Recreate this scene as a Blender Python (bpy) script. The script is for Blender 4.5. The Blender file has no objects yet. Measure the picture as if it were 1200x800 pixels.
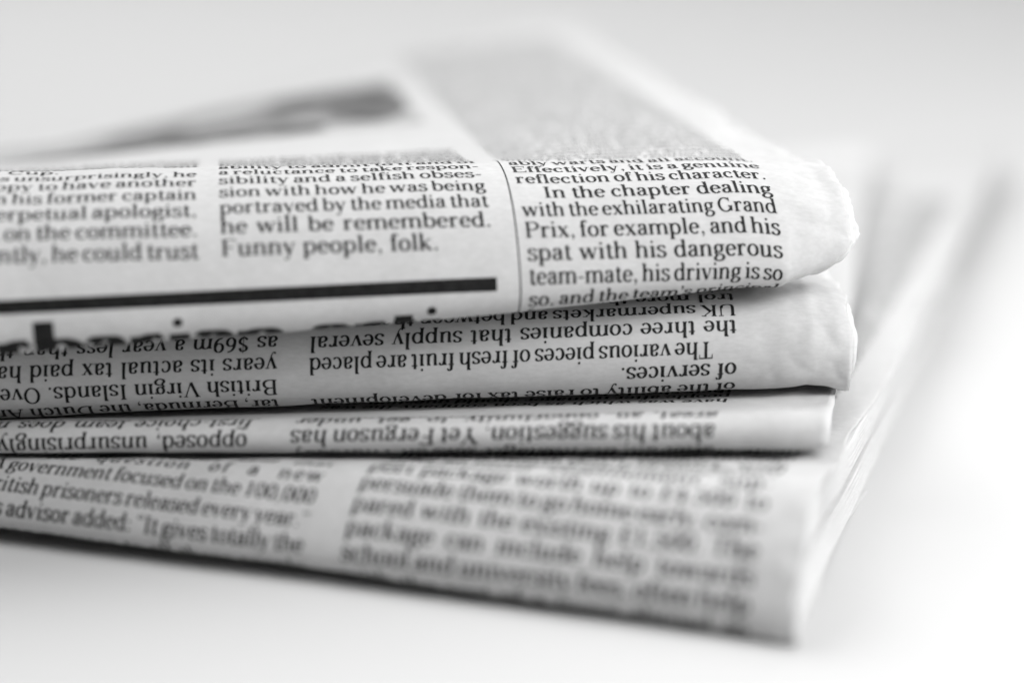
import bpy, math, random
import numpy as np
from mathutils import Vector, noise

# ------------------------------------------------------------------ camera, light, exposure
SC = bpy.context.scene
F, PITCH, CAMZ = 2000.0, math.radians(16.7), 96.0      # focal length in photo pixels, tilt, height (mm)
FOCUS, APERTURE = 249.0, 13.8                            # mm
cd = bpy.data.cameras.new("camera"); cam = bpy.data.objects.new("camera", cd)
SC.collection.objects.link(cam); SC.camera = cam
cam.location = (0, 0, CAMZ/1000); cam.rotation_euler = (math.pi/2 - PITCH, 0, 0)
cd.sensor_width = 36; cd.lens = 36*F/1200; cd.clip_start = 0.005; cd.clip_end = 20
cd.dof.use_dof = True; cd.dof.focus_distance = FOCUS/1000
cd.dof.aperture_fstop = cd.lens/APERTURE
cd.dof.aperture_blades = 0

world = bpy.data.worlds.new("World"); SC.world = world; world.use_nodes = True
bg = world.node_tree.nodes["Background"]
bg.inputs[0].default_value = (1, 1, 1, 1); bg.inputs[1].default_value = 0.01

def area(name, loc, target, sx, sy, power):
    l = bpy.data.lights.new(name, 'AREA'); l.shape = 'RECTANGLE'; l.size = sx; l.size_y = sy; l.energy = power
    o = bpy.data.objects.new(name, l); SC.collection.objects.link(o); o.location = loc
    o.rotation_euler = (Vector(target) - Vector(loc)).to_track_quat('-Z', 'Y').to_euler()
    return o
area("softbox_right", (0.36, 0.06, 0.30), (0.02, 0.23, 0.03), 0.25, 0.25, 1.3)
area("softbox_right_high", (0.30, 0.10, 0.42), (0.03, 0.23, 0.03), 0.3, 0.3, 1.45)
area("softbox_right_low", (0.40, 0.0, 0.14), (0.02, 0.23, 0.03), 0.2, 0.2, 0.5)
area("softbox_front", (0.15, -0.4, 1.0), (0.0, 0.25, 0.02), 0.8, 0.5, 1.9)
area("softbox_back", (0.02, 0.85, 1.2), (0.0, 0.28, 0.0), 1.6, 1.1, 12)
area("softbox_back_left", (-0.6, 0.8, 1.1), (0.0, 0.28, 0.0), 1.2, 1.0, 7.5)
area("softbox_far", (0.0, 2.2, 1.2), (0.0, 0.9, 0.0), 2.5, 1.0, 15)

SC.view_settings.view_transform = 'Standard'; SC.view_settings.look = 'None'
SC.view_settings.exposure = 0.08; SC.view_settings.gamma = 1.0
SC.view_settings.use_curve_mapping = False
SC.cycles.max_bounces = 8; SC.cycles.diffuse_bounces = 6
SC.cycles.use_denoising = True

# ------------------------------------------------------------------ materials
def nodes(name):
    m = bpy.data.materials.new(name); m.use_nodes = True
    nt = m.node_tree; b = nt.nodes["Principled BSDF"]
    return m, nt, b
def paper_mat(name, base):
    m, nt, b = nodes(name)
    tc = nt.nodes.new("ShaderNodeTexCoord")
    def nz(scale, detail, stretch=(1, 1, 1), rough=.6):
        mp = nt.nodes.new("ShaderNodeMapping"); mp.inputs['Scale'].default_value = stretch
        nt.links.new(tc.outputs['Object'], mp.inputs[0])
        n = nt.nodes.new("ShaderNodeTexNoise"); n.inputs['Scale'].default_value = scale
        n.inputs['Detail'].default_value = detail; n.inputs['Roughness'].default_value = rough
        nt.links.new(mp.outputs[0], n.inputs['Vector']); return n.outputs[0]
    fib = nz(2200, 3, (.35, 1, 1)); mott = nz(90, 4); mid = nz(600, 3)
    # fibre mottle of newsprint: small tone changes of the pulp itself
    def mul(a, lo, hi):
        r = nt.nodes.new("ShaderNodeMapRange"); r.inputs[1].default_value = .3; r.inputs[2].default_value = .7
        r.inputs[3].default_value = lo; r.inputs[4].default_value = hi; nt.links.new(a, r.inputs[0]); return r.outputs[0]
    a, c, d = mul(fib, .93, 1.03), mul(mott, .96, 1.03), mul(mid, .96, 1.03)
    m1 = nt.nodes.new("ShaderNodeMath"); m1.operation = 'MULTIPLY'; nt.links.new(a, m1.inputs[0]); nt.links.new(c, m1.inputs[1])
    m2 = nt.nodes.new("ShaderNodeMath"); m2.operation = 'MULTIPLY'; nt.links.new(m1.outputs[0], m2.inputs[0]); nt.links.new(d, m2.inputs[1])
    m3 = nt.nodes.new("ShaderNodeMath"); m3.operation = 'MULTIPLY'; nt.links.new(m2.outputs[0], m3.inputs[0]); m3.inputs[1].default_value = base
    cc = nt.nodes.new("ShaderNodeCombineColor")
    for i in range(3): nt.links.new(m3.outputs[0], cc.inputs[i])
    nt.links.new(cc.outputs[0], b.inputs['Base Color'])
    b.inputs['Roughness'].default_value = .85; b.inputs['Specular IOR Level'].default_value = .25
    bp = nt.nodes.new("ShaderNodeBump"); bp.inputs['Strength'].default_value = .35; bp.inputs['Distance'].default_value = .00006
    nt.links.new(mid, bp.inputs['Height'])
    bp2 = nt.nodes.new("ShaderNodeBump"); bp2.inputs['Strength'].default_value = .45; bp2.inputs['Distance'].default_value = .00002
    nt.links.new(fib, bp2.inputs['Height']); nt.links.new(bp.outputs[0], bp2.inputs['Normal'])
    nt.links.new(bp2.outputs[0], b.inputs['Normal'])
    return m
def ink_mat(name, lo, hi, scale=1500):
    m, nt, b = nodes(name)
    tc = nt.nodes.new("ShaderNodeTexCoord"); n = nt.nodes.new("ShaderNodeTexNoise")
    n.inputs['Scale'].default_value = scale; n.inputs['Detail'].default_value = 3
    nt.links.new(tc.outputs['Object'], n.inputs['Vector'])
    r = nt.nodes.new("ShaderNodeMapRange"); r.inputs[1].default_value = .35; r.inputs[2].default_value = .65
    r.inputs[3].default_value = lo; r.inputs[4].default_value = hi; nt.links.new(n.outputs[0], r.inputs[0])
    cc = nt.nodes.new("ShaderNodeCombineColor")
    for i in range(3): nt.links.new(r.outputs[0], cc.inputs[i])
    nt.links.new(cc.outputs[0], b.inputs['Base Color'])
    b.inputs['Roughness'].default_value = .6; b.inputs['Specular IOR Level'].default_value = .15
    return m
PAPER = paper_mat("newsprint", .515)
PAGES = paper_mat("newsprint_inner", .60)
INK = ink_mat("black_ink", .008, .024)
BOLDINK = ink_mat("heavy_ink", .006, .014, 900)
PHOTO = ink_mat("halftone_photo", .01, .20, 60)
TINT = ink_mat("halftone_tint", .38, .50, 30)
PHOTOGREY = ink_mat("halftone_midtone", .08, .40, 70)
m, nt, b = nodes("white_table")
b.inputs['Base Color'].default_value = (.54, .54, .54, 1); b.inputs['Roughness'].default_value = .9
b.inputs['Specular IOR Level'].default_value = .1
tc = nt.nodes.new("ShaderNodeTexCoord"); n = nt.nodes.new("ShaderNodeTexNoise"); n.inputs['Scale'].default_value = 700
nt.links.new(tc.outputs['Object'], n.inputs['Vector'])
bp = nt.nodes.new("ShaderNodeBump"); bp.inputs['Strength'].default_value = .12; bp.inputs['Distance'].default_value = .0001
nt.links.new(n.outputs[0], bp.inputs['Height']); nt.links.new(bp.outputs[0], b.inputs['Normal'])
TABLE = m

# ------------------------------------------------------------------ helpers
def link_mesh(name, verts, faces, mat, parent=None, smooth=True):
    me = bpy.data.meshes.new(name)
    me.from_pydata([tuple(v) for v in np.asarray(verts)/1000.0], [], faces)
    me.materials.append(mat)
    if smooth: me.polygons.foreach_set('use_smooth', [True]*len(me.polygons))
    me.update()
    o = bpy.data.objects.new(name, me); SC.collection.objects.link(o)
    if parent: o.parent = parent
    return o
ST, CT = math.sin(PITCH), math.cos(PITCH)
def world_at(px, py, depth):
    dx, dy = (px-600)/F, -(py-400)/F
    return np.array([dx*depth, (CT+dy*ST)*depth, CAMZ+(-ST+dy*CT)*depth])
def project(P):
    P = np.asarray(P); X, Y, Z = P[..., 0], P[..., 1], P[..., 2]-CAMZ
    d = Y*CT - Z*ST; up = Y*ST + Z*CT
    return 600+F*X/d, 400-F*up/d, d

# ------------------------------------------------------------------ a small newspaper roman, drawn stroke by stroke
TK, HN = .124, .047
class Glyph:
    def __init__(s, adv): s.adv = adv; s.q = []; s.strokes = set()
    def line(s, pts, w=None):
        p = np.array(pts, float); t = np.gradient(p, axis=0) if len(p) > 2 else np.repeat([p[1]-p[0]], 2, 0)
        t /= np.maximum(np.hypot(t[:, 0], t[:, 1]), 1e-9)[:, None]
        ww = np.array([HN+(TK-HN)*abs(a[1])**1.4 for a in t]) if w is None else np.full(len(p), w)
        nrm = np.stack([-t[:, 1], t[:, 0]], 1)*ww[:, None]/2
        A, B = p+nrm, p-nrm
        for i in range(len(p)-1): s.strokes.add(len(s.q)); s.q.append([A[i], B[i], B[i+1], A[i+1]])
        return s
    def L(s, x0, y0, x1, y1, w=None):
        n = max(2, int(math.hypot(x1-x0, y1-y0)/.11)+1)
        if w is None:
            d = abs(y1-y0)/max(math.hypot(x1-x0, y1-y0), 1e-9); w = HN+(TK-HN)*d**1.4
        return s.line([(x0+(x1-x0)*k/n, y0+(y1-y0)*k/n) for k in range(n+1)], w)
    def C(s, pts, w=None, n=4):
        P = [pts[0]]+list(pts)+[pts[-1]]; out = []
        for i in range(1, len(P)-2):
            a, b_, c, d = [np.array(P[j], float) for j in (i-1, i, i+1, i+2)]
            for k in range(n):
                t = k/n
                out.append(.5*((2*b_)+(c-a)*t+(2*a-5*b_+4*c-d)*t*t+(3*b_-a-3*c+d)*t**3))
        out.append(np.array(P[-1], float))
        return s.line(out, w)
    def E(s, cx, cy, rx, ry, a0, a1, w=None):
        n = max(5, int(abs(a1-a0)/22))
        return s.line([(cx+rx*math.cos(math.radians(a0+(a1-a0)*k/n)), cy+ry*math.sin(math.radians(a0+(a1-a0)*k/n))) for k in range(n+1)], w)
    def S(s, x, y, l=.10, r=.10, up=1):      # slab serif with a bracket; up=1 sits on the baseline, -1 hangs from a top
        h = .034*up; bk = .075*up; t = TK/2
        s.q.append([(x-l, y), (x+r, y), (x+r, y+h), (x-l, y+h)])
        if l > t: s.q.append([(x-t, y+h), (x-l*.8, y+h), (x-t, y+bk), (x-t, y+bk)])
        if r > t: s.q.append([(x+t, y+h), (x+r*.8, y+h), (x+t, y+bk), (x+t, y+bk)])
        return s
    def D(s, x, y, r=.052):
        pts = [(x+r*math.cos(k*math.pi/4), y+r*math.sin(k*math.pi/4)) for k in range(8)]
        s.q += [[pts[0], pts[1], pts[2], pts[3]], [pts[0], pts[3], pts[4], pts[7]], [pts[4], pts[5], pts[6], pts[7]]]
        return s
G = {}
def g(c, adv): G[c] = Glyph(adv); return G[c]
X, A, CP = .46, .70, .67
g(' ', .25)
g('a', .47).C([(.11, .36), (.14, .43), (.22, .455), (.31, .43), (.34, .34)]).L(.34, .35, .34, .07).C([(.34, .10), (.36, .03), (.41, .02), (.45, .05)], .04).C([(.34, .28), (.2, .245), (.10, .18), (.09, .09), (.17, .015), (.28, .04), (.34, .12)]).D(.125, .355)
g('b', .53).L(.12, .02, .12, A).S(.12, A, .10, .0, -1).E(.285, .23, .17, .22, 140, -140)
g('c', .45).E(.25, .23, .17, .22, 42, 318).D(.365, .345)
g('d', .54).L(.41, 0, .41, A).S(.41, A, .10, .0, -1).S(.41, 0, .0, .11).E(.245, .23, .17, .22, 40, 320)
g('e', .46).E(.24, .23, .165, .22, 2, 322).L(.08, .25, .40, .25, HN)
g('f', .31).L(.14, 0, .14, .56).C([(.14, .53), (.16, .645), (.23, .685), (.30, .66)]).D(.30, .635, .045).L(.03, X-.015, .27, X-.015, HN).S(.14, 0, .10, .12)
g('g', .48).E(.225, .305, .135, .145, 0, 360).C([(.15, .185), (.095, .14), (.13, .085), (.26, .07), (.38, .03), (.41, -.07), (.31, -.165), (.17, -.175), (.065, -.11), (.09, -.03), (.17, .04)]).C([(.31, .41), (.37, .455), (.43, .44)], .04).D(.43, .425, .035)
g('h', .56).L(.12, 0, .12, A).S(.12, A, .10, 0, -1).S(.12, 0, .10, .09).C([(.13, .34), (.2, .425), (.30, .455), (.39, .42), (.42, .31)]).L(.42, .32, .42, 0).S(.42, 0, .09, .10)
g('i', .28).L(.14, 0, .14, X).S(.14, X, .11, 0, -1).S(.14, 0, .11, .11).D(.13, .62, .056)
g('j', .27).L(.15, -.06, .15, X).S(.15, X, .11, 0, -1).C([(.15, -.04), (.13, -.15), (.05, -.195), (0, -.17)]).D(0, -.155, .04).D(.14, .62, .056)
g('k', .54).L(.12, 0, .12, A).S(.12, A, .10, 0, -1).S(.12, 0, .10, .09).L(.14, .20, .38, .44, HN).L(.22, .27, .43, .02, TK*.9).S(.40, X, .09, .09, -1).S(.44, 0, .10, .08)
g('l', .28).L(.14, 0, .14, A).S(.14, A, .11, 0, -1).S(.14, 0, .11, .11)
g('m', .84).L(.12, 0, .12, X).S(.12, X, .10, 0, -1)
for x0 in (.12, .42):
    G['m'].C([(x0+.01, .34), (x0+.08, .425), (x0+.17, .455), (x0+.26, .42), (x0+.30, .31)]).L(x0+.30, .32, x0+.30, 0).S(x0+.30, 0, .09, .10)
G['m'].S(.12, 0, .10, .09)
g('n', .56).L(.12, 0, .12, X).S(.12, X, .10, 0, -1).S(.12, 0, .10, .09).C([(.13, .34), (.2, .425), (.30, .455), (.39, .42), (.42, .31)]).L(.42, .32, .42, 0).S(.42, 0, .09, .10)
g('o', .50).E(.25, .23, .175, .22, 0, 360)
g('p', .54).L(.12, -.21, .12, X).S(.12, X, .10, 0, -1).S(.12, -.21, .10, .10).E(.285, .23, .17, .22, 140, -140)
g('q', .53).L(.41, -.21, .41, X).S(.41, -.21, .10, .10).E(.245, .23, .17, .22, 40, 320)
g('r', .41).L(.13, 0, .13, X).S(.13, X, .11, 0, -1).S(.13, 0, .11, .13).C([(.14, .31), (.19, .41), (.27, .45), (.33, .43)]).D(.335, .40, .052)
g('s', .41).C([(.34, .37), (.29, .44), (.20, .455), (.10, .42), (.09, .33), (.19, .26), (.31, .20), (.34, .11), (.27, .02), (.17, .005), (.08, .05), (.06, .12)], None, 3).L(.345, X, .345, .34, .03).L(.055, 0, .055, .13, .03)
g('t', .33).L(.15, .58, .15, .10, TK*.95).C([(.15, .12), (.17, .03), (.23, .01), (.30, .06)]).L(.04, X-.015, .29, X-.015, HN)
g('u', .56).L(.12, X, .12, .12).S(.12, X, .10, 0, -1).C([(.12, .14), (.14, .04), (.22, .005), (.33, .04), (.41, .13)]).L(.41, 0, .41, X).S(.41, X, .10, 0, -1).S(.41, 0, 0, .11)
g('v', .49).L(.08, X, .25, .01, TK).L(.25, .01, .41, X, HN*1.1).S(.08, X, .09, .10, -1).S(.41, X, .09, .08, -1)
g('w', .74).L(.08, X, .22, .01, TK).L(.22, .01, .37, X, HN*1.1).L(.37, X, .51, .01, TK).L(.51, .01, .66, X, HN*1.1).S(.08, X, .09, .10, -1).S(.37, X, .09, .08, -1).S(.66, X, .09, .08, -1)
g('x', .50).L(.09, X, .40, 0, TK).L(.09, 0, .39, X, HN*1.1).S(.09, X, .08, .10, -1).S(.40, 0, .10, .08).S(.39, X, .09, .08, -1).S(.09, 0, .08, .09)
g('y', .49).L(.08, X, .25, .01, TK).L(.41, X, .21, -.14, HN*1.1).C([(.21, -.13), (.16, -.20), (.08, -.20)], .04).D(.09, -.17, .045).S(.08, X, .09, .10, -1).S(.41, X, .09, .08, -1)
g('z', .45).L(.07, X-.017, .38, X-.017, HN).L(.36, X-.02, .08, .02, TK*.95).L(.07, .017, .39, .017, HN).L(.08, X, .08, .34, .03).L(.385, 0, .385, .13, .03)
def cap(c, adv): return g(c, adv)
cap('A', .72).L(.10, 0, .35, CP, HN*1.1).L(.35, CP, .60, 0, TK).L(.19, .22, .52, .22, HN).S(.10, 0, .09, .10).S(.61, 0, .12, .10)
cap('B', .66).L(.14, 0, .14, CP).S(.14, 0, .11, .05).S(.14, CP, .11, .05, -1).L(.14, CP-.017, .34, CP-.017, HN).E(.34, .51, .17, .143, 90, -90).L(.14, .35, .36, .35, HN).E(.36, .184, .20, .167, 90, -90).L(.14, .017, .36, .017, HN)
cap('C', .68).E(.36, .335, .27, .325, 42, 318).L(.56, CP, .56, .47, .03).D(.55, .50, .03)
cap('D', .73).L(.14, 0, .14, CP).S(.14, 0, .11, .05).S(.14, CP, .11, .05, -1).L(.14, CP-.017, .34, CP-.017, HN).E(.34, .335, .29, .318, 90, -90).L(.14, .017, .34, .017, HN)
cap('E', .64).L(.14, 0, .14, CP).S(.14, 0, .11, .1).S(.14, CP, .11, .1, -1).L(.14, CP-.017, .56, CP-.017, HN).L(.14, .35, .42, .35, HN).L(.14, .017, .58, .017, HN).L(.555, CP, .555, .52, .035).L(.42, .42, .42, .28, .03).L(.575, 0, .575, .16, .035)
cap('F', .60).L(.14, 0, .14, CP).S(.14, 0, .11, .12).S(.14, CP, .11, .1, -1).L(.14, CP-.017, .54, CP-.017, HN).L(.14, .34, .40, .34, HN).L(.535, CP, .535, .52, .035).L(.40, .41, .40, .27, .03)
cap('G', .74).E(.36, .335, .27, .325, 42, 335).L(.56, CP, .56, .47, .03).L(.60, .04, .60, .28).S(.60, .28, .12, .10, -1)
cap('H', .78).L(.15, 0, .15, CP).L(.63, 0, .63, CP).L(.15, .34, .63, .34, HN)
for x0 in (.15, .63): G['H'].S(x0, 0, .11, .11).S(x0, CP, .11, .11, -1)
cap('I', .36).L(.18, 0, .18, CP).S(.18, 0, .12, .12).S(.18, CP, .12, .12, -1)
cap('J', .46).L(.30, .1, .30, CP).S(.30, CP, .12, .12, -1).C([(.30, .12), (.26, .02), (.15, 0), (.08, .08)]).D(.09, .11)
cap('K', .72).L(.15, 0, .15, CP).S(.15, 0, .11, .11).S(.15, CP, .11, .11, -1).L(.17, .28, .55, CP-.02, HN).L(.30, .40, .60, .02, TK).S(.56, CP, .1, .1, -1).S(.60, 0, .11, .1)
cap('L', .60).L(.14, 0, .14, CP).S(.14, 0, .11, .1).S(.14, CP, .11, .12, -1).L(.14, .017, .55, .017, HN).L(.55, 0, .55, .19, .035)
cap('M', .88).L(.14, 0, .14, CP, HN*1.2).L(.15, CP, .43, .03, TK).L(.43, .03, .72, CP, HN*1.1).L(.73, 0, .73, CP).S(.14, 0, .10, .10).S(.73, 0, .12, .12).S(.15, CP, .12, .04, -1).S(.73, CP, .04, .12, -1)
cap('N', .77).L(.15, 0, .15, CP, HN*1.2).L(.15, CP, .61, 0, TK).L(.62, 0, .62, CP, HN*1.2).S(.15, 0, .1, .1).S(.13, CP, .1, .04, -1).S(.62, CP, .1, .1, -1)
cap('O', .73).E(.365, .335, .275, .325, 0, 360)
cap('P', .62).L(.14, 0, .14, CP).S(.14, 0, .11, .12).S(.14, CP, .11, .05, -1).L(.14, CP-.017, .34, CP-.017, HN).E(.34, .49, .20, .163, 90, -90).L(.14, .327, .34, .327, HN)
cap('Q', .73).E(.365, .335, .275, .325, 0, 360).L(.36, .05, .60, -.14, TK*.8)
cap('R', .70).L(.14, 0, .14, CP).S(.14, 0, .11, .11).S(.14, CP, .11, .05, -1).L(.14, CP-.017, .34, CP-.017, HN).E(.34, .50, .18, .153, 90, -90).L(.14, .347, .34, .347, HN).L(.36, .34, .58, .02, TK).S(.60, 0, .08, .08)
cap('S', .56).C([(.47, .52), (.40, .63), (.27, .66), (.13, .60), (.12, .47), (.25, .38), (.43, .29), (.48, .16), (.38, .03), (.24, .005), (.12, .06), (.08, .18)], None, 3).L(.48, CP, .48, .48, .03).L(.075, 0, .075, .19, .03)
cap('T', .66).L(.33, 0, .33, CP).S(.33, 0, .13, .13).L(.05, CP-.017, .61, CP-.017, HN).L(.06, CP, .06, .50, .035).L(.60, CP, .60, .50, .035)
cap('U', .76).L(.15, .18, .15, CP).S(.15, CP, .11, .11, -1).C([(.15, .2), (.20, .05), (.38, 0), (.56, .06), (.61, .22)]).L(.62, .2, .62, CP, HN*1.2).S(.62, CP, .1, .1, -1)
cap('V', .70).L(.10, CP, .36, .01, TK).L(.36, .01, .61, CP, HN*1.1).S(.10, CP, .1, .12, -1).S(.61, CP, .1, .08, -1)
cap('W', .98).L(.10, CP, .31, .01, TK).L(.31, .01, .50, CP, HN*1.1).L(.50, CP, .70, .01, TK).L(.70, .01, .89, CP, HN*1.1).S(.10, CP, .1, .12, -1).S(.50, CP, .1, .1, -1).S(.89, CP, .1, .08, -1)
cap('Y', .69).L(.09, CP, .35, .30, TK).L(.60, CP, .35, .30, HN*1.1).L(.35, 0, .35, .31).S(.35, 0, .12, .12).S(.09, CP, .1, .12, -1).S(.60, CP, .1, .08, -1)
g('0', .50).E(.25, .32, .175, .315, 0, 360)
g('1', .50).L(.26, 0, .26, .64).S(.26, 0, .13, .13).L(.26, .63, .13, .55, .04)
g('2', .50).C([(.10, .48), (.14, .60), (.26, .635), (.38, .57), (.38, .44), (.25, .24), (.09, .05)]).L(.08, .04, .42, .04, .08).L(.42, .02, .42, .16, .035)
g('3', .50).C([(.11, .53), (.18, .63), (.30, .62), (.37, .52), (.32, .40), (.2, .35)]).C([(.2, .35), (.35, .32), (.41, .19), (.34, .05), (.2, .005), (.09, .09)]).D(.11, .12)
g('4', .50).L(.33, 0, .33, .64).L(.33, .64, .06, .20, HN*1.2).L(.05, .19, .46, .19, HN*1.2).S(.33, 0, .11, .1)
g('5', .50).L(.13, .62, .39, .62, .07).L(.13, .63, .12, .34, HN*1.1).C([(.12, .35), (.22, .41), (.35, .37), (.41, .22), (.34, .05), (.2, .005), (.09, .09)]).D(.11, .12)
g('6', .50).E(.26, .20, .16, .19, 0, 360).C([(.10, .2), (.12, .42), (.22, .58), (.38, .64)])
g('9', .50).E(.24, .44, .16, .19, 0, 360).C([(.40, .44), (.38, .22), (.28, .06), (.12, .0)])
g('8', .50).E(.25, .48, .135, .15, 0, 360).E(.25, .175, .17, .17, 0, 360)
g('7', .50).L(.08, .62, .43, .62, .07).L(.42, .62, .2, 0, TK*.8).L(.085, .64, .085, .49, .035)
g('$', .50).C([(.39, .48), (.33, .60), (.24, .62), (.12, .56), (.12, .44), (.24, .35), (.37, .27), (.40, .15), (.31, .03), (.2, .02), (.09, .12)], None, 3).L(.25, -.07, .25, .71, .03)
g('£', .52).C([(.41, .50), (.36, .61), (.26, .635), (.18, .53), (.19, .35), (.18, .14), (.09, .04)]).L(.08, .03, .44, .03, .07).L(.07, .31, .35, .31, HN)
g('.', .25).D(.12, .05, .058)
g(',', .25).D(.12, .05, .058).C([(.16, .05), (.155, -.03), (.09, -.12)], .035)
g(':', .27).D(.13, .05, .058).D(.13, .38, .058)
g("'", .20).D(.10, .63, .05).C([(.14, .63), (.135, .55), (.07, .48)], .035)
for c, sgn in (('“', -1), ('”', 1)):
    q = g(c, .38)
    for x0 in (.11, .27): q.D(x0, .60 if sgn > 0 else .56, .05).C([(x0+.04*sgn, .60 if sgn > 0 else .56), (x0+.035*sgn, .60-.07*sgn if sgn > 0 else .63), (x0-.03*sgn, .48 if sgn > 0 else .69)], .035)
g('-', .33).L(.05, .22, .28, .22, .055)
g('?', .45).C([(.1, .5), (.15, .63), (.27, .65), (.36, .55), (.33, .42), (.22, .32), (.21, .2)]).D(.21, .05)

def layout(txt, width, size, xs=1.0, indent=0.0, justify=True, bold=1.0):
    """one set line -> list of polygons in mm: x from the line's start, y from its baseline"""
    adv = [G[c].adv*size*xs if c in G else .5*size*xs for c in txt]
    nat = sum(adv); room = width-indent; ns = txt.count(' '); gap = track = 0.0; k = 1.0
    if justify and len(txt) > 1:
        ex = room-nat
        if ex >= 0:
            mx = .42*size*max(ns, 1); gap = min(ex*.8, mx)/max(ns, 1); track = (ex-gap*ns)/(len(txt)-1)
        else:
            sq = min(-ex, .09*size*ns)
            gap = -sq/max(ns, 1); k = (room+sq)/nat if nat else 1
    out = []; x = indent
    for c, a in zip(txt, adv):
        if c in G:
            for n_, q in enumerate(G[c].q):
                if bold != 1.0 and n_ in G[c].strokes:          # a heavier cut: the same strokes drawn wider
                    m0 = [(q[0][k]+q[1][k])/2 for k in (0, 1)]; m1 = [(q[3][k]+q[2][k])/2 for k in (0, 1)]
                    q = [[m[k]+(p[k]-m[k])*bold for k in (0, 1)] for p, m in ((q[0], m0), (q[1], m0), (q[2], m1), (q[3], m1))]
                out.append([(x+px*size*xs*k, py*size) for px, py in q])
        x += a*k+track+(gap if c == ' ' else 0)
    return out

# ------------------------------------------------------------------ the folded newspaper: one lofted sheet surface S(u, v)
def interp(keys, x):
    xs = [k[0] for k in keys]; ys = [k[1] for k in keys]
    return np.interp(x, xs, ys)
def smooth_interp(keys, x, win):
    return np.mean([interp(keys, x+d) for d in np.linspace(-win, win, 9)], axis=0)
def nz(x, y, z=0.0): return noise.noise(Vector((x, y, z)))

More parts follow.
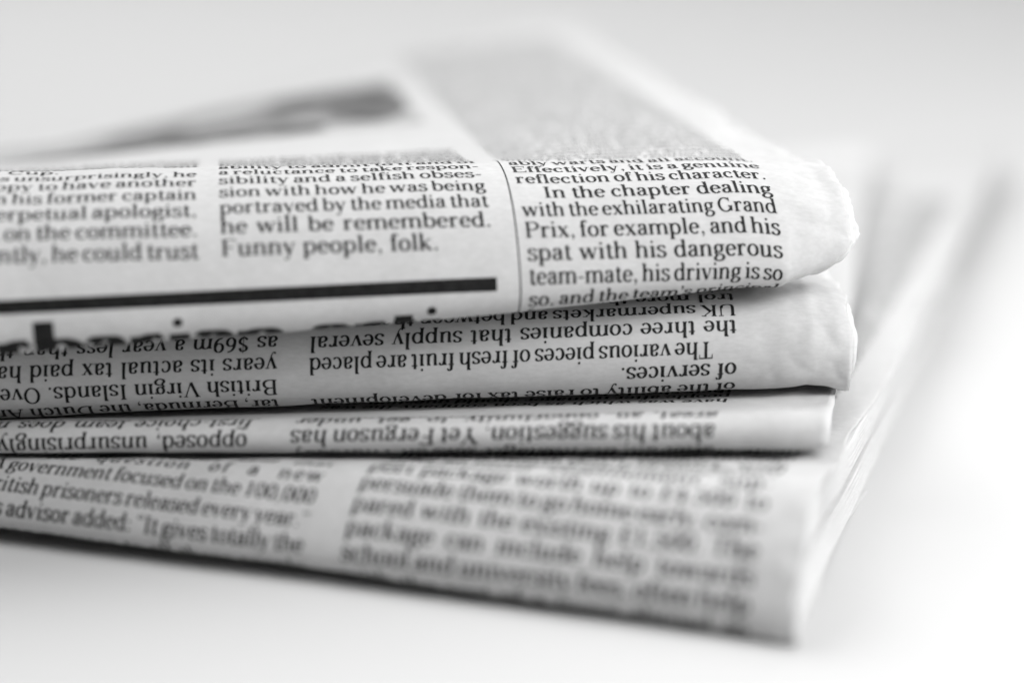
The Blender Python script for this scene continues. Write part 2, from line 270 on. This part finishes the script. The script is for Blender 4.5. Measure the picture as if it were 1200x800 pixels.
class Paper:
    """u runs along the fold (0 at the right end), v is the distance over the sheet from the crest
    (negative to the back, positive over the nose and under)."""
    def __init__(s, crestL, crestR, back_ang, zc, alpha, vscale, dip, zback, D, seed, uL=-240.0, under=None, crump=1.0, ripple=1.0, skew=None):
        s.seed = seed
        s.R = np.array(crestR); Lp = np.array(crestL)
        d = (s.R-Lp)[:2]; d /= np.hypot(*d); s.a = d
        s.b = np.array([-math.sin(back_ang), math.cos(back_ang)])
        # stations along the fold
        s.us = np.concatenate([np.arange(uL, -150, 6.0), np.arange(-150, -14, 1.5), np.arange(-14, 0.01, .5)])
        s.vb = -np.concatenate([np.arange(max(k[1] for k in D), 40, -4.0), np.arange(40, 12, -1.5), np.arange(12, 0, -.6)])
        VF = 46.0; s.vf = np.arange(0, VF, .3); s.vu = np.concatenate([np.arange(VF, VF+20, 1.0), np.arange(VF+20, VF+185, 5.0)])
        s.vs = np.concatenate([s.vb, s.vf, s.vu])
        s.D = D; nu, nv = len(s.us), len(s.vs)
        s.P = np.zeros((nu, nv, 3)); s.sz = np.zeros((nu, nv, 2)); s.mid = np.zeros((nu, nv, 3))
        slope0 = np.tan(np.radians(alpha[0][1]))        # crest slope (negative: rises towards the front)
        for i, u in enumerate(s.us):
            k = interp(vscale, u); c = interp(zc, u); dp = interp(dip, u); zb = interp(zback, u)
            Du = interp(D, u)
            # nose: tangent angle keys integrated over the arc
            vv = np.concatenate([[0], s.vf[1:], s.vu])
            al = np.radians(smooth_interp(alpha, vv/k, 1.0))
            al[0] = math.radians(alpha[0][1])
            am = (al[1:]+al[:-1])/2; dv = np.diff(vv)
            ss = np.concatenate([[0], np.cumsum(-np.cos(am)*dv)]); zz = np.concatenate([[0], np.cumsum(-np.sin(am)*dv)])
            # back: dips behind the fold then runs level
            sb = -s.vb
            Ld = dp/abs(slope0) if dp > 0.05 else 1.0
            gz = -dp*(1-np.exp(-sb/Ld)) if dp > .05 else 0*sb
            gz = gz + (zb-c+dp)*np.clip(sb/max(Du, 1), 0, 1.2)**1.3
            S_ = np.concatenate([sb, ss]); Z_ = np.concatenate([gz, zz])+c
            # the under side may not run back further than the top does
            s.sz[i, :, 0] = S_; s.sz[i, :, 1] = Z_
            under_z = Z_[-1]
            s_n = S_.min()+ (Z_[len(sb)]-Z_[len(sb)+len(s.vf)])*.5
            top_z = np.interp(S_, sb[::-1], (gz+c)[::-1])
            bot_z = np.interp(S_, ss[np.argmin(ss):], (zz+c)[np.argmin(ss):])
            base = s.R[:2]+s.a*u
            s.P[i, :, 0] = base[0]+s.b[0]*S_; s.P[i, :, 1] = base[1]+s.b[1]*S_; s.P[i, :, 2] = Z_
            ms = np.maximum(S_, s_n); mzz = (np.interp(ms, sb[::-1], (gz+c)[::-1])+np.interp(ms, ss[np.argmin(ss):], (zz+c)[np.argmin(ss):]))/2
            s.mid[i, :, 0] = base[0]+s.b[0]*ms; s.mid[i, :, 1] = base[1]+s.b[1]*ms; s.mid[i, :, 2] = mzz
        # waviness of the real sheet, along its normal; stronger by the crushed right end
        N = s.normals(s.P)
        W = np.zeros((nu, nv))
        for i, u in enumerate(s.us):
            e = math.exp(u/7.0)
            for j, v in enumerate(s.vs):
                fade = 1.0 if v > -60 else .6
                w = .30*nz(u/34, v/26, seed)+.16*ripple*nz(u/9, v/40, seed+7)+.06*nz(u/6, v/5, seed+3)
                w += crump*e*(.55*nz(u/6, v/9, seed+11)+.5*abs(nz(u/4, v/5, seed+13))-.1)
                W[i, j] = w*fade*(1 if v < VF else .3)
        s.P = s.P+N*W[..., None]
        s.N = s.normals(s.P)
        s.nb = len(s.vb)
    def normals(s, P):
        du = np.gradient(P, axis=0); dv = np.gradient(P, axis=1)
        n = np.cross(dv, du); n /= np.maximum(np.linalg.norm(n, axis=2), 1e-9)[..., None]
        j = len(s.vb)
        if n[len(s.us)//2, j+3, 2] < 0: n = -n
        return n
    def at(s, u, v, off=0.0):
        u = np.clip(np.asarray(u, float), s.us[0], s.us[-1]-1e-6); v = np.clip(np.asarray(v, float), s.vs[0], s.vs[-1]-1e-6)
        i = np.clip(np.searchsorted(s.us, u, 'right')-1, 0, len(s.us)-2); j = np.clip(np.searchsorted(s.vs, v, 'right')-1, 0, len(s.vs)-2)
        a = ((u-s.us[i])/(s.us[i+1]-s.us[i]))[..., None]; b = ((v-s.vs[j])/(s.vs[j+1]-s.vs[j]))[..., None]
        f = lambda Q: (Q[i, j]*(1-a)+Q[i+1, j]*a)*(1-b)+(Q[i, j+1]*(1-a)+Q[i+1, j+1]*a)*b
        p = f(s.P)
        return p+f(s.N)*off if off else p
    def find(s, px, py):
        """(u, v) on the front of the sheet that the photo shows at this pixel: used once per column to set where it begins"""
        X_, Y_, _ = project(s.P); m = (s.vs > -1) & (s.vs < 46)
        view = np.array([0, 0, CAMZ])-s.P; view /= np.linalg.norm(view, axis=2)[..., None]
        d = (X_-px)**2+(Y_-py)**2; d[:, ~m] = 1e9; d[(view*s.N).sum(2) < .08] = 1e9
        i, j = np.unravel_index(np.argmin(d), d.shape)
        return s.us[i], s.vs[j]
    def sheet(s, name, parent, f=0.0, mat=None, end=None, thick=.09, vmax=None, ulo=None):
        """outer sheet (f=0) or one nested inside it (f towards 1 = the core)"""
        nu = len(s.us); vmax = vmax or 215
        cols = np.where(s.vs <= vmax)[0]
        V = np.zeros((nu, len(cols), 3))
        for i, u in enumerate(s.us):
            Du = interp(s.D, u)
            vq = s.vs[cols].copy()
            back = vq < -40
            vq[back] = -40+(vq[back]+40)*(Du-40)/(-s.vs[0]-40)
            ue = np.full(len(cols), u)
            if end is not None and u > -12:
                t = (u+12)/12; t = t*t*(3-2*t)
                ue = u+np.array([end(v) for v in vq])*t
            sh = s.a[None, :]*(ue-u)[:, None]
            p = s.at(np.full(len(cols), u), vq)
            if f:
                J = np.clip(np.searchsorted(s.vs, vq), 0, len(s.vs)-1)
                p = p*(1-f)+s.mid[i, J]*f
            p[:, :2] += sh
            V[i] = p
        n = len(cols); faces = [(i*n+j, i*n+j+1, (i+1)*n+j+1, (i+1)*n+j) for i in range(nu-1) for j in range(n-1)]
        o = link_mesh(name, V.reshape(-1, 3), faces, mat or PAPER, parent)
        md = o.modifiers.new("thickness", 'SOLIDIFY'); md.thickness = thick/1000; md.offset = 0
        return o
    def polys(s, name, polys, mat, parent, off=.085):
        """polys: lists of (u, v)"""
        pts = []; faces = []
        for q in polys:
            k = len(pts); pts += list(q); faces.append(tuple(range(k, k+len(q))))
        P = np.array(pts, float)
        return link_mesh(name, s.at(P[:, 0], P[:, 1], off), faces, mat, parent, smooth=False)
    def column(s, name, parent, lines, u0, v0, width, size, pitch, flip=False, mat=None, slant=0.0, xs=1.0, v_clip=None, first_indent=()):
        """lines set at constant pitch. flip: the column is upside down, u0 is then its right side, v0 its first baseline, going back"""
        out = []
        for k, ln in enumerate(lines):
            just = not ln.endswith('|'); t = ln.rstrip('|'); ind = 0.0
            if t.startswith('>'): t = t[1:]; ind = size*.95
            vb = v0+k*pitch if not flip else v0-k*pitch
            for q in layout(t, width, size, xs, ind, just):
                if flip: out.append([(u0-x, vb+y+slant*x) for x, y in q])
                else: out.append([(u0+x, vb-y+slant*x) for x, y in q])
        return s.polys(name, out, mat or INK, parent)
    def band(s, name, parent, u0, u1, v0, v1, mat, slant=0.0, nu=60, nv=None, off=.07):
        nv = nv or max(1, int(abs(v1-v0)/1.0)); out = []
        for i in range(nu):
            for j in range(nv):
                a, b_ = u0+(u1-u0)*i/nu, u0+(u1-u0)*(i+1)/nu; c, d = v0+(v1-v0)*j/nv, v0+(v1-v0)*(j+1)/nv
                out.append([(a, c+slant*(a-u0)), (b_, c+slant*(b_-u0)), (b_, d+slant*(b_-u0)), (a, d+slant*(a-u0))])
        return s.polys(name, out, mat, parent, off)

def thing(name, label, group, loc):
    o = bpy.data.objects.new(name, None); SC.collection.objects.link(o)
    o['label'] = label; o['category'] = 'newspaper'; o['group'] = group
    o.empty_display_size = .02
    return o

RNG = random.Random(4)
WORDS = ("the of and to in a for on that was with his he it is as at by had from their which would have been said "
         "season match driver manager report people world public after before about under against players minister "
         "council market company budget house first second years people further between another through might should "
         "government private returns played without question number result money power change country").split()
def filler(n, width, size):
    out = []
    for _ in range(n):
        best = None
        for _try in range(12):                       # set tight: of a few settings keep the one that fills the measure best
            t = []; w = 0
            while True:
                x = RNG.choice(WORDS); wx = sum(G[c].adv for c in x)*size+.25*size
                if w+wx > width*1.02: break
                t.append(x); w += wx
            if best is None or w > best[0]: best = (w, t)
        out.append(' '.join(best[1]))
    return out

def ragged(seed, amp, base=0.0, f=.35):
    return lambda v: base+amp*(nz(v*f*.35, seed, 1.7)+.22*nz(v*f*1.6, seed, 5.3))

# ------------------------------------------------------------------ the table
tv = [(-2500, -1500, 0), (2500, -1500, 0), (2500, 5000, 0), (-2500, 5000, 0), (-2500, -1500, -30), (2500, -1500, -30), (2500, 5000, -30), (-2500, 5000, -30)]
tb = link_mesh("tabletop", tv, [(0, 1, 2, 3), (7, 6, 5, 4), (0, 4, 5, 1), (1, 5, 6, 2), (2, 6, 7, 3), (3, 7, 4, 0)], TABLE, None, False)
tb['kind'] = 'structure'

# ------------------------------------------------------------------ papers
GROUP = "folded newspapers in the stack"
R = math.radians
P = 3.35
#--PAPER 1 (top)
c1L = world_at(60, 184, 247); c1R = world_at(960, 186, 258.5)
zA = world_at(600, 189, 254)[2]
a1 = [(0, -11), (P, 2), (2*P, 8), (3*P, 20), (4*P, 30), (5*P, 42), (6*P, 54), (7*P, 62), (8*P, 78), (8.6*P, 105), (9.3*P, 150), (10*P, 176), (12*P, 184), (16*P, 185), (20*P, 180), (30*P, 180), (60*P, 180)]
p1 = Paper(c1L, c1R, R(9.5), [(-240, zA+1), (-120, zA), (-16, zA), (-5, zA-1.2), (0, zA-1.6)], a1,
           [(-240, 1.3), (-125, 1.25), (-60, 1.08), (-30, .98), (-10, .90), (0, .80)],
           [(-240, 7.0), (-130, 6.0), (-50, 2.0), (-20, .4), (0, 0)],
           [(-240, zA-24), (-125, zA-17.5), (-60, zA-6.5), (-20, zA), (0, zA)],
           [(-240, 100), (-125, 118), (-60, 155), (0, 195)], 1.3, crump=2.0)
#--PAPER 2
c2L = world_at(0, 353, 261); c2R = world_at(978, 319, 262)
a2 = [(0, -9), (P, -2), (2*P, 1), (3*P, 6), (4*P, 20), (5*P, 50), (6*P, 76), (7*P, 100), (7.6*P, 132), (8.2*P, 175), (10*P, 189), (13*P, 188), (17*P, 180), (60*P, 180)]
p2 = Paper(c2L, c2R, R(-2), [(-240, c2L[2]), (-123, c2L[2]), (-6, c2R[2]), (0, c2R[2]-1.4)], a2,
           [(-240, 1.12), (-120, 1.12), (-60, 1.10), (-10, 1.13), (0, 1.10)],
           [(-240, 1.0), (-20, 1), (0, 1)],
           [(-240, 14), (-125, 16), (0, 24)],
           [(-240, 120), (-125, 130), (0, 150)], 4.1, crump=1.7)
#--PAPER 3
c3L = world_at(0, 497, 244); c3R = world_at(972, 482, 233)
a3 = [(0, -18), (P, 16), (2*P, 70), (2.6*P, 110), (3.3*P, 170), (4*P, 184), (7*P, 184), (9*P, 180), (60*P, 180)]
p3 = Paper(c3L, c3R, R(-13), [(-240, c3L[2]), (-123, c3L[2]), (0, c3R[2])], a3,
           [(-240, .62), (-120, .62), (-60, .74), (0, .74)],
           [(-240, 3), (0, 4.5)],
           [(-240, 9), (-125, 9), (0, 15)],
           [(-240, 200), (-125, 210), (0, 235)], 8.6)
#--PAPER 4 (bottom)
c4L = world_at(0, 538, 244); c4R = world_at(965, 557, 219)
a4 = [(0, -14), (P, 12), (2*P, 30), (3*P, 41), (4*P, 46), (5*P, 52), (6*P, 60), (7*P, 76), (7.7*P, 115), (8.3*P, 172), (9*P, 184), (11*P, 186), (16*P, 178), (60*P, 179.5)]
p4 = Paper(c4L, c4R, R(-20), [(-240, 11), (-123, c4L[2]), (0, c4R[2])], a4,
           [(-240, .38), (-125, .40), (-60, .66), (0, .97)],
           [(-240, 1.5), (-100, 2), (0, 4)],
           [(-240, 4), (-125, 5), (0, 10)],
           [(-240, 200), (-125, 210), (0, 300)], 12.9)


n1 = thing("newspaper", "topmost folded newspaper, with a thick black rule and sharp upright text on its fold", GROUP, None)
E1 = [(-220, 0), (-30, 0), (-4, .4), (1, .9), (5, 1.1), (8.2, .5), (9.2, 1.7), (10.8, 1.6), (19, 1.3), (21, .0), (24.5, -3.0), (28.5, -6.5), (34, -9), (60, -9)]
def torn(keys, seed, shift, amp=.35): return lambda v: float(np.interp(v, [k[0] for k in keys], [k[1] for k in keys]))+shift+amp*(nz(v*.25, seed, .7)+.5*nz(v*.9, seed, 2.9))
s1 = p1.sheet("outer_sheet", n1, end=torn(E1, 1.2, -1.3))
for k, (f, e) in enumerate([(.10, 1.0), (.24, 1.3), (.42, -.5), (.62, -1)]):
    p1.sheet("inner_sheet", n1, f, PAGES, torn(E1, 20.3+k, [-.5, -.1, -1.0, -1.9][k], .75))
n2 = thing("newspaper", "second folded newspaper from the top, upside-down text about British Virgin Islands and fresh fruit", GROUP, None)
s2 = p2.sheet("outer_sheet", n2, end=ragged(2, 2.2, 0, .15))
for k, (f, e) in enumerate([(.12, 1.0), (.3, .6), (.55, -1)]):
    p2.sheet("inner_sheet", n2, f, PAGES, ragged(30+k, 1.6, e*.9, .16))
n3 = thing("newspaper", "thin folded newspaper third from the top, upside-down text with first-choice team", GROUP, None)
s3 = p3.sheet("outer_sheet", n3, end=ragged(3, .8, 0, .15))
for k, (f, e) in enumerate([(.15, .1), (.32, -.1), (.5, 0), (.75, -.2)]):
    p3.sheet("inner_sheet", n3, f, PAGES, ragged(40+k, .4, e, .16))
n4 = thing("newspaper", "bottom folded newspaper lying on the white table, upright text about prisoners released every year", GROUP, None)
s4 = p4.sheet("outer_sheet", n4, end=ragged(4, 1.2, 0, .15))
for k, (f, e) in enumerate([(.08, -.1), (.17, -.25), (.27, -.1), (.38, -.3), (.5, -.2), (.64, -.3), (.8, -.4)]):
    p4.sheet("inner_sheet", n4, f, PAGES, ragged(50+k, .06, e*.4, .16))

# ---- print on paper 1
SZ = 3.65
uA, vA = p1.find(612, 280); uB, _ = p1.find(915, 278)
col3 = ["ably warts and all account.", "Effectively, it is a genuine", "reflection of his character.", ">In the chapter dealing", "with the exhilarating Grand",
        "Prix, for example, and his", "spat with his dangerous", "team-mate, his driving is so", "so, and the team's principal", "from one race to the other and"]
W3 = uB-uA
p1.column("text_column", s1, col3, uA, vA-5*P, W3, SZ, P, slant=-.035)
nb = int(160/P)
p1.column("text_column", s1, filler(nb-1, W3, SZ*.70)+["which he is quick to commend."], uA, vA-5*P-nb*P, W3, SZ*.70, P, slant=-.035)
uC, vC = p1.find(265, 300); uD, _ = p1.find(578, 265)
W2 = uD-uC
col2 = ["ability to admit to it and of", "a reluctance to take respon-", "sibility and a selfish obses-", "sion with how he was being", "portrayed by the media that", "he will be remembered.", "Funny people, folk.|"]
p1.column("text_column", s1, filler(7, W2, SZ*.9)+col2, uC, vC-13*P, W2, SZ, P, slant=-.026)
uE, vE = p1.find(232, 302)
col1 = ["to Bangladesh in the", "World Cup.|", "Perhaps unsurprisingly, he", "was happy to have another", "friend in his former captain", "and a perpetual apologist,", "who sat on the committee.", "Apparently, he could trust"]
p1.column("text_column", s1, filler(7, W2, SZ*.9)+col1, uE-W2, vE-14*P+.8, W2, SZ, P, slant=-.02)
uR, vR = p1.find(583, 333)
uR2, vR2 = p1.find(20, 360)
sl = (vR-vR2)/(uR-uR2)
p1.band("thick_rule", s1, uR-230, uR, vR-.95-230*sl, vR+.95-230*sl, BOLDINK, sl, nu=150, nv=4)
uV, vV = p1.find(593, 240)
p1.band("column_rule", s1, uV+.2, uV+.42, -2.5, 36, INK, 0, nu=1, nv=90)
ua, va = p1.find(205, 386); ub, vb_ = p1.find(455, 372); hs = (vb_-va)/(ub-ua); HS = 12.5
hl = []
for q in layout("barbarian arti", 90, HS, 1.0, 0, False, bold=1.75):      # the i of the word stands at 2.97 em
    a_, b_, c_, d_ = [(ua-2.97*HS+x, va+.62*HS-1.0-y+hs*(x-2.97*HS)) for x, y in q]
    M = lambda s_, t_: tuple((a_[k]*(1-s_)+b_[k]*s_)*(1-t_)+(d_[k]*(1-s_)+c_[k]*s_)*t_ for k in (0, 1))
    for i in range(4):                                           # fine enough to follow the tight bend of the fold
        for j in range(4):
            hl.append([M(i/4, j/4), M((i+1)/4, j/4), M((i+1)/4, (j+1)/4), M(i/4, (j+1)/4)])
p1.polys("headline", hl, BOLDINK, s1)
p1.band("printed_photo", s1, uC-46, uD-1, -118, -54, PHOTOGREY, 0, nu=60, nv=40)
fig = []
for (cu, cv, ru, rv) in ((uD-9, -88, 8, 27), (uD-19, -104, 9, 12), (uD-33, -72, 9, 15), (uC-6, -66, 8, 10), (uC-22, -62, 12, 7), (uD-24, -62, 6, 6)):
    ring = [(cu+ru*math.cos(t*.5236)*(1+.2*nz(t, cu)), cv+rv*math.sin(t*.5236)*(1+.2*nz(t, cv))) for t in range(12)]
    for t in range(12):
        a_, b_ = ring[t], ring[(t+1) % 12]
        for f0, f1 in ((0, .5), (.5, 1)):
            fig.append([(cu+(x-cu)*f, min(cv+(y-cv)*f, -54)) for (x, y), f in ((a_, f0), (b_, f0), (b_, f1), (a_, f1))])
p1.polys("printed_photo_figure", fig, PHOTO, s1, .13)

# ---- print on paper 2
P2 = 3.2
uA, vA = p2.find(860, 436); uB, _ = p2.find(367, 405); uA2f = uA
cA = ["of the ability to raise tax for development", "of services.|", ">The various pieces of fresh fruit are placed", "the three companies that supply several", "UK supermarkets and between them con-", "trol more than two thirds of the market", "wide potential for the growers of birds", "and the price of it is set by the three"]
p2.column("text_column", s2, cA, uA, vA+P2-1.5, uA-uB, 3.6, P2, flip=True)
uA, vA = p2.find(325, 444)
cB = ["tar, Bermuda, the Dutch Antilles and the", "British Virgin Islands. Over the past five", "years its actual tax paid has been as low", "as $69m a year less than the sum that it", "this is the cost of the scheme in one year"]
p2.column("text_column", s2, cB, uA, vA+P2, 60, 3.5, P2, flip=True)
p2.column("text_column", s2, filler(40, 60, 3.4), uA2f, -6, 60, 3.4, P2, flip=True)
# ---- print on paper 3
uA, vA = p3.find(835, 500); uB, _ = p3.find(337, 505); uA3f = uA
cA = ["after all, the manager said on Thursday", "about his suggestion. Yet Ferguson has", "great an opportunity to get under", "how it was that the players and the rest"]
p3.column("text_column", s3, cA, uA, vA+P2-.3, uA-uB, 3.6, P2, flip=True)
uA, vA = p3.find(300, 494)
p3.column("text_column", s3, ["opposed, unsurprisingly, and so on to it", "first-choice team does not interest him", "Englishman who is at the head of the list"], uA, vA+P2, 60, 3.5, P2, flip=True)
p3.column("text_column", s3, filler(60, 60, 3.4), uA3f, -14, 60, 3.4, P2, flip=True)
p3.band("printed_photo", s3, -46, -3, -150, -95, TINT, 0, nu=20, nv=30, off=.12)
# ---- print on paper 4
uA, vA = p4.find(400, 655); uB, _ = p4.find(880, 712)
cA = ["return to their own country with", "from this month they will also be told", "offer an increased cash resettlement", "an increased resettlement sup-", "port package worth up to £4,500 to", "persuade them to go home early, com-", "pared with the existing £1,500. The", "package can include help towards", "school and university fees, often help", "with the cost of a move abroad so"]
p4.column("text_column", s4, cA, uA, vA-8*P, uB-uA, 3.6, P, slant=.11)
uA2, vA2 = p4.find(365, 590)
cB = ["of the same report said that", "on the question of a new", "A government focused on the 100,000", "British prisoners released every year.”", "ugs advisor added: “It gives totally the", "wrong message to all those people"]
p4.column("text_column", s4, cB, uA2+.6-50, vA2-2*P-.1*50, 50, 3.4, P, slant=.10)
p4.column("text_column", s4, filler(60, 50, 3.4), uB-50, -8-60*P, 50, 3.4, P)
p4.band("printed_photo", s4, -66, -14, -205, -110, TINT, 0, nu=20, nv=30, off=.12)
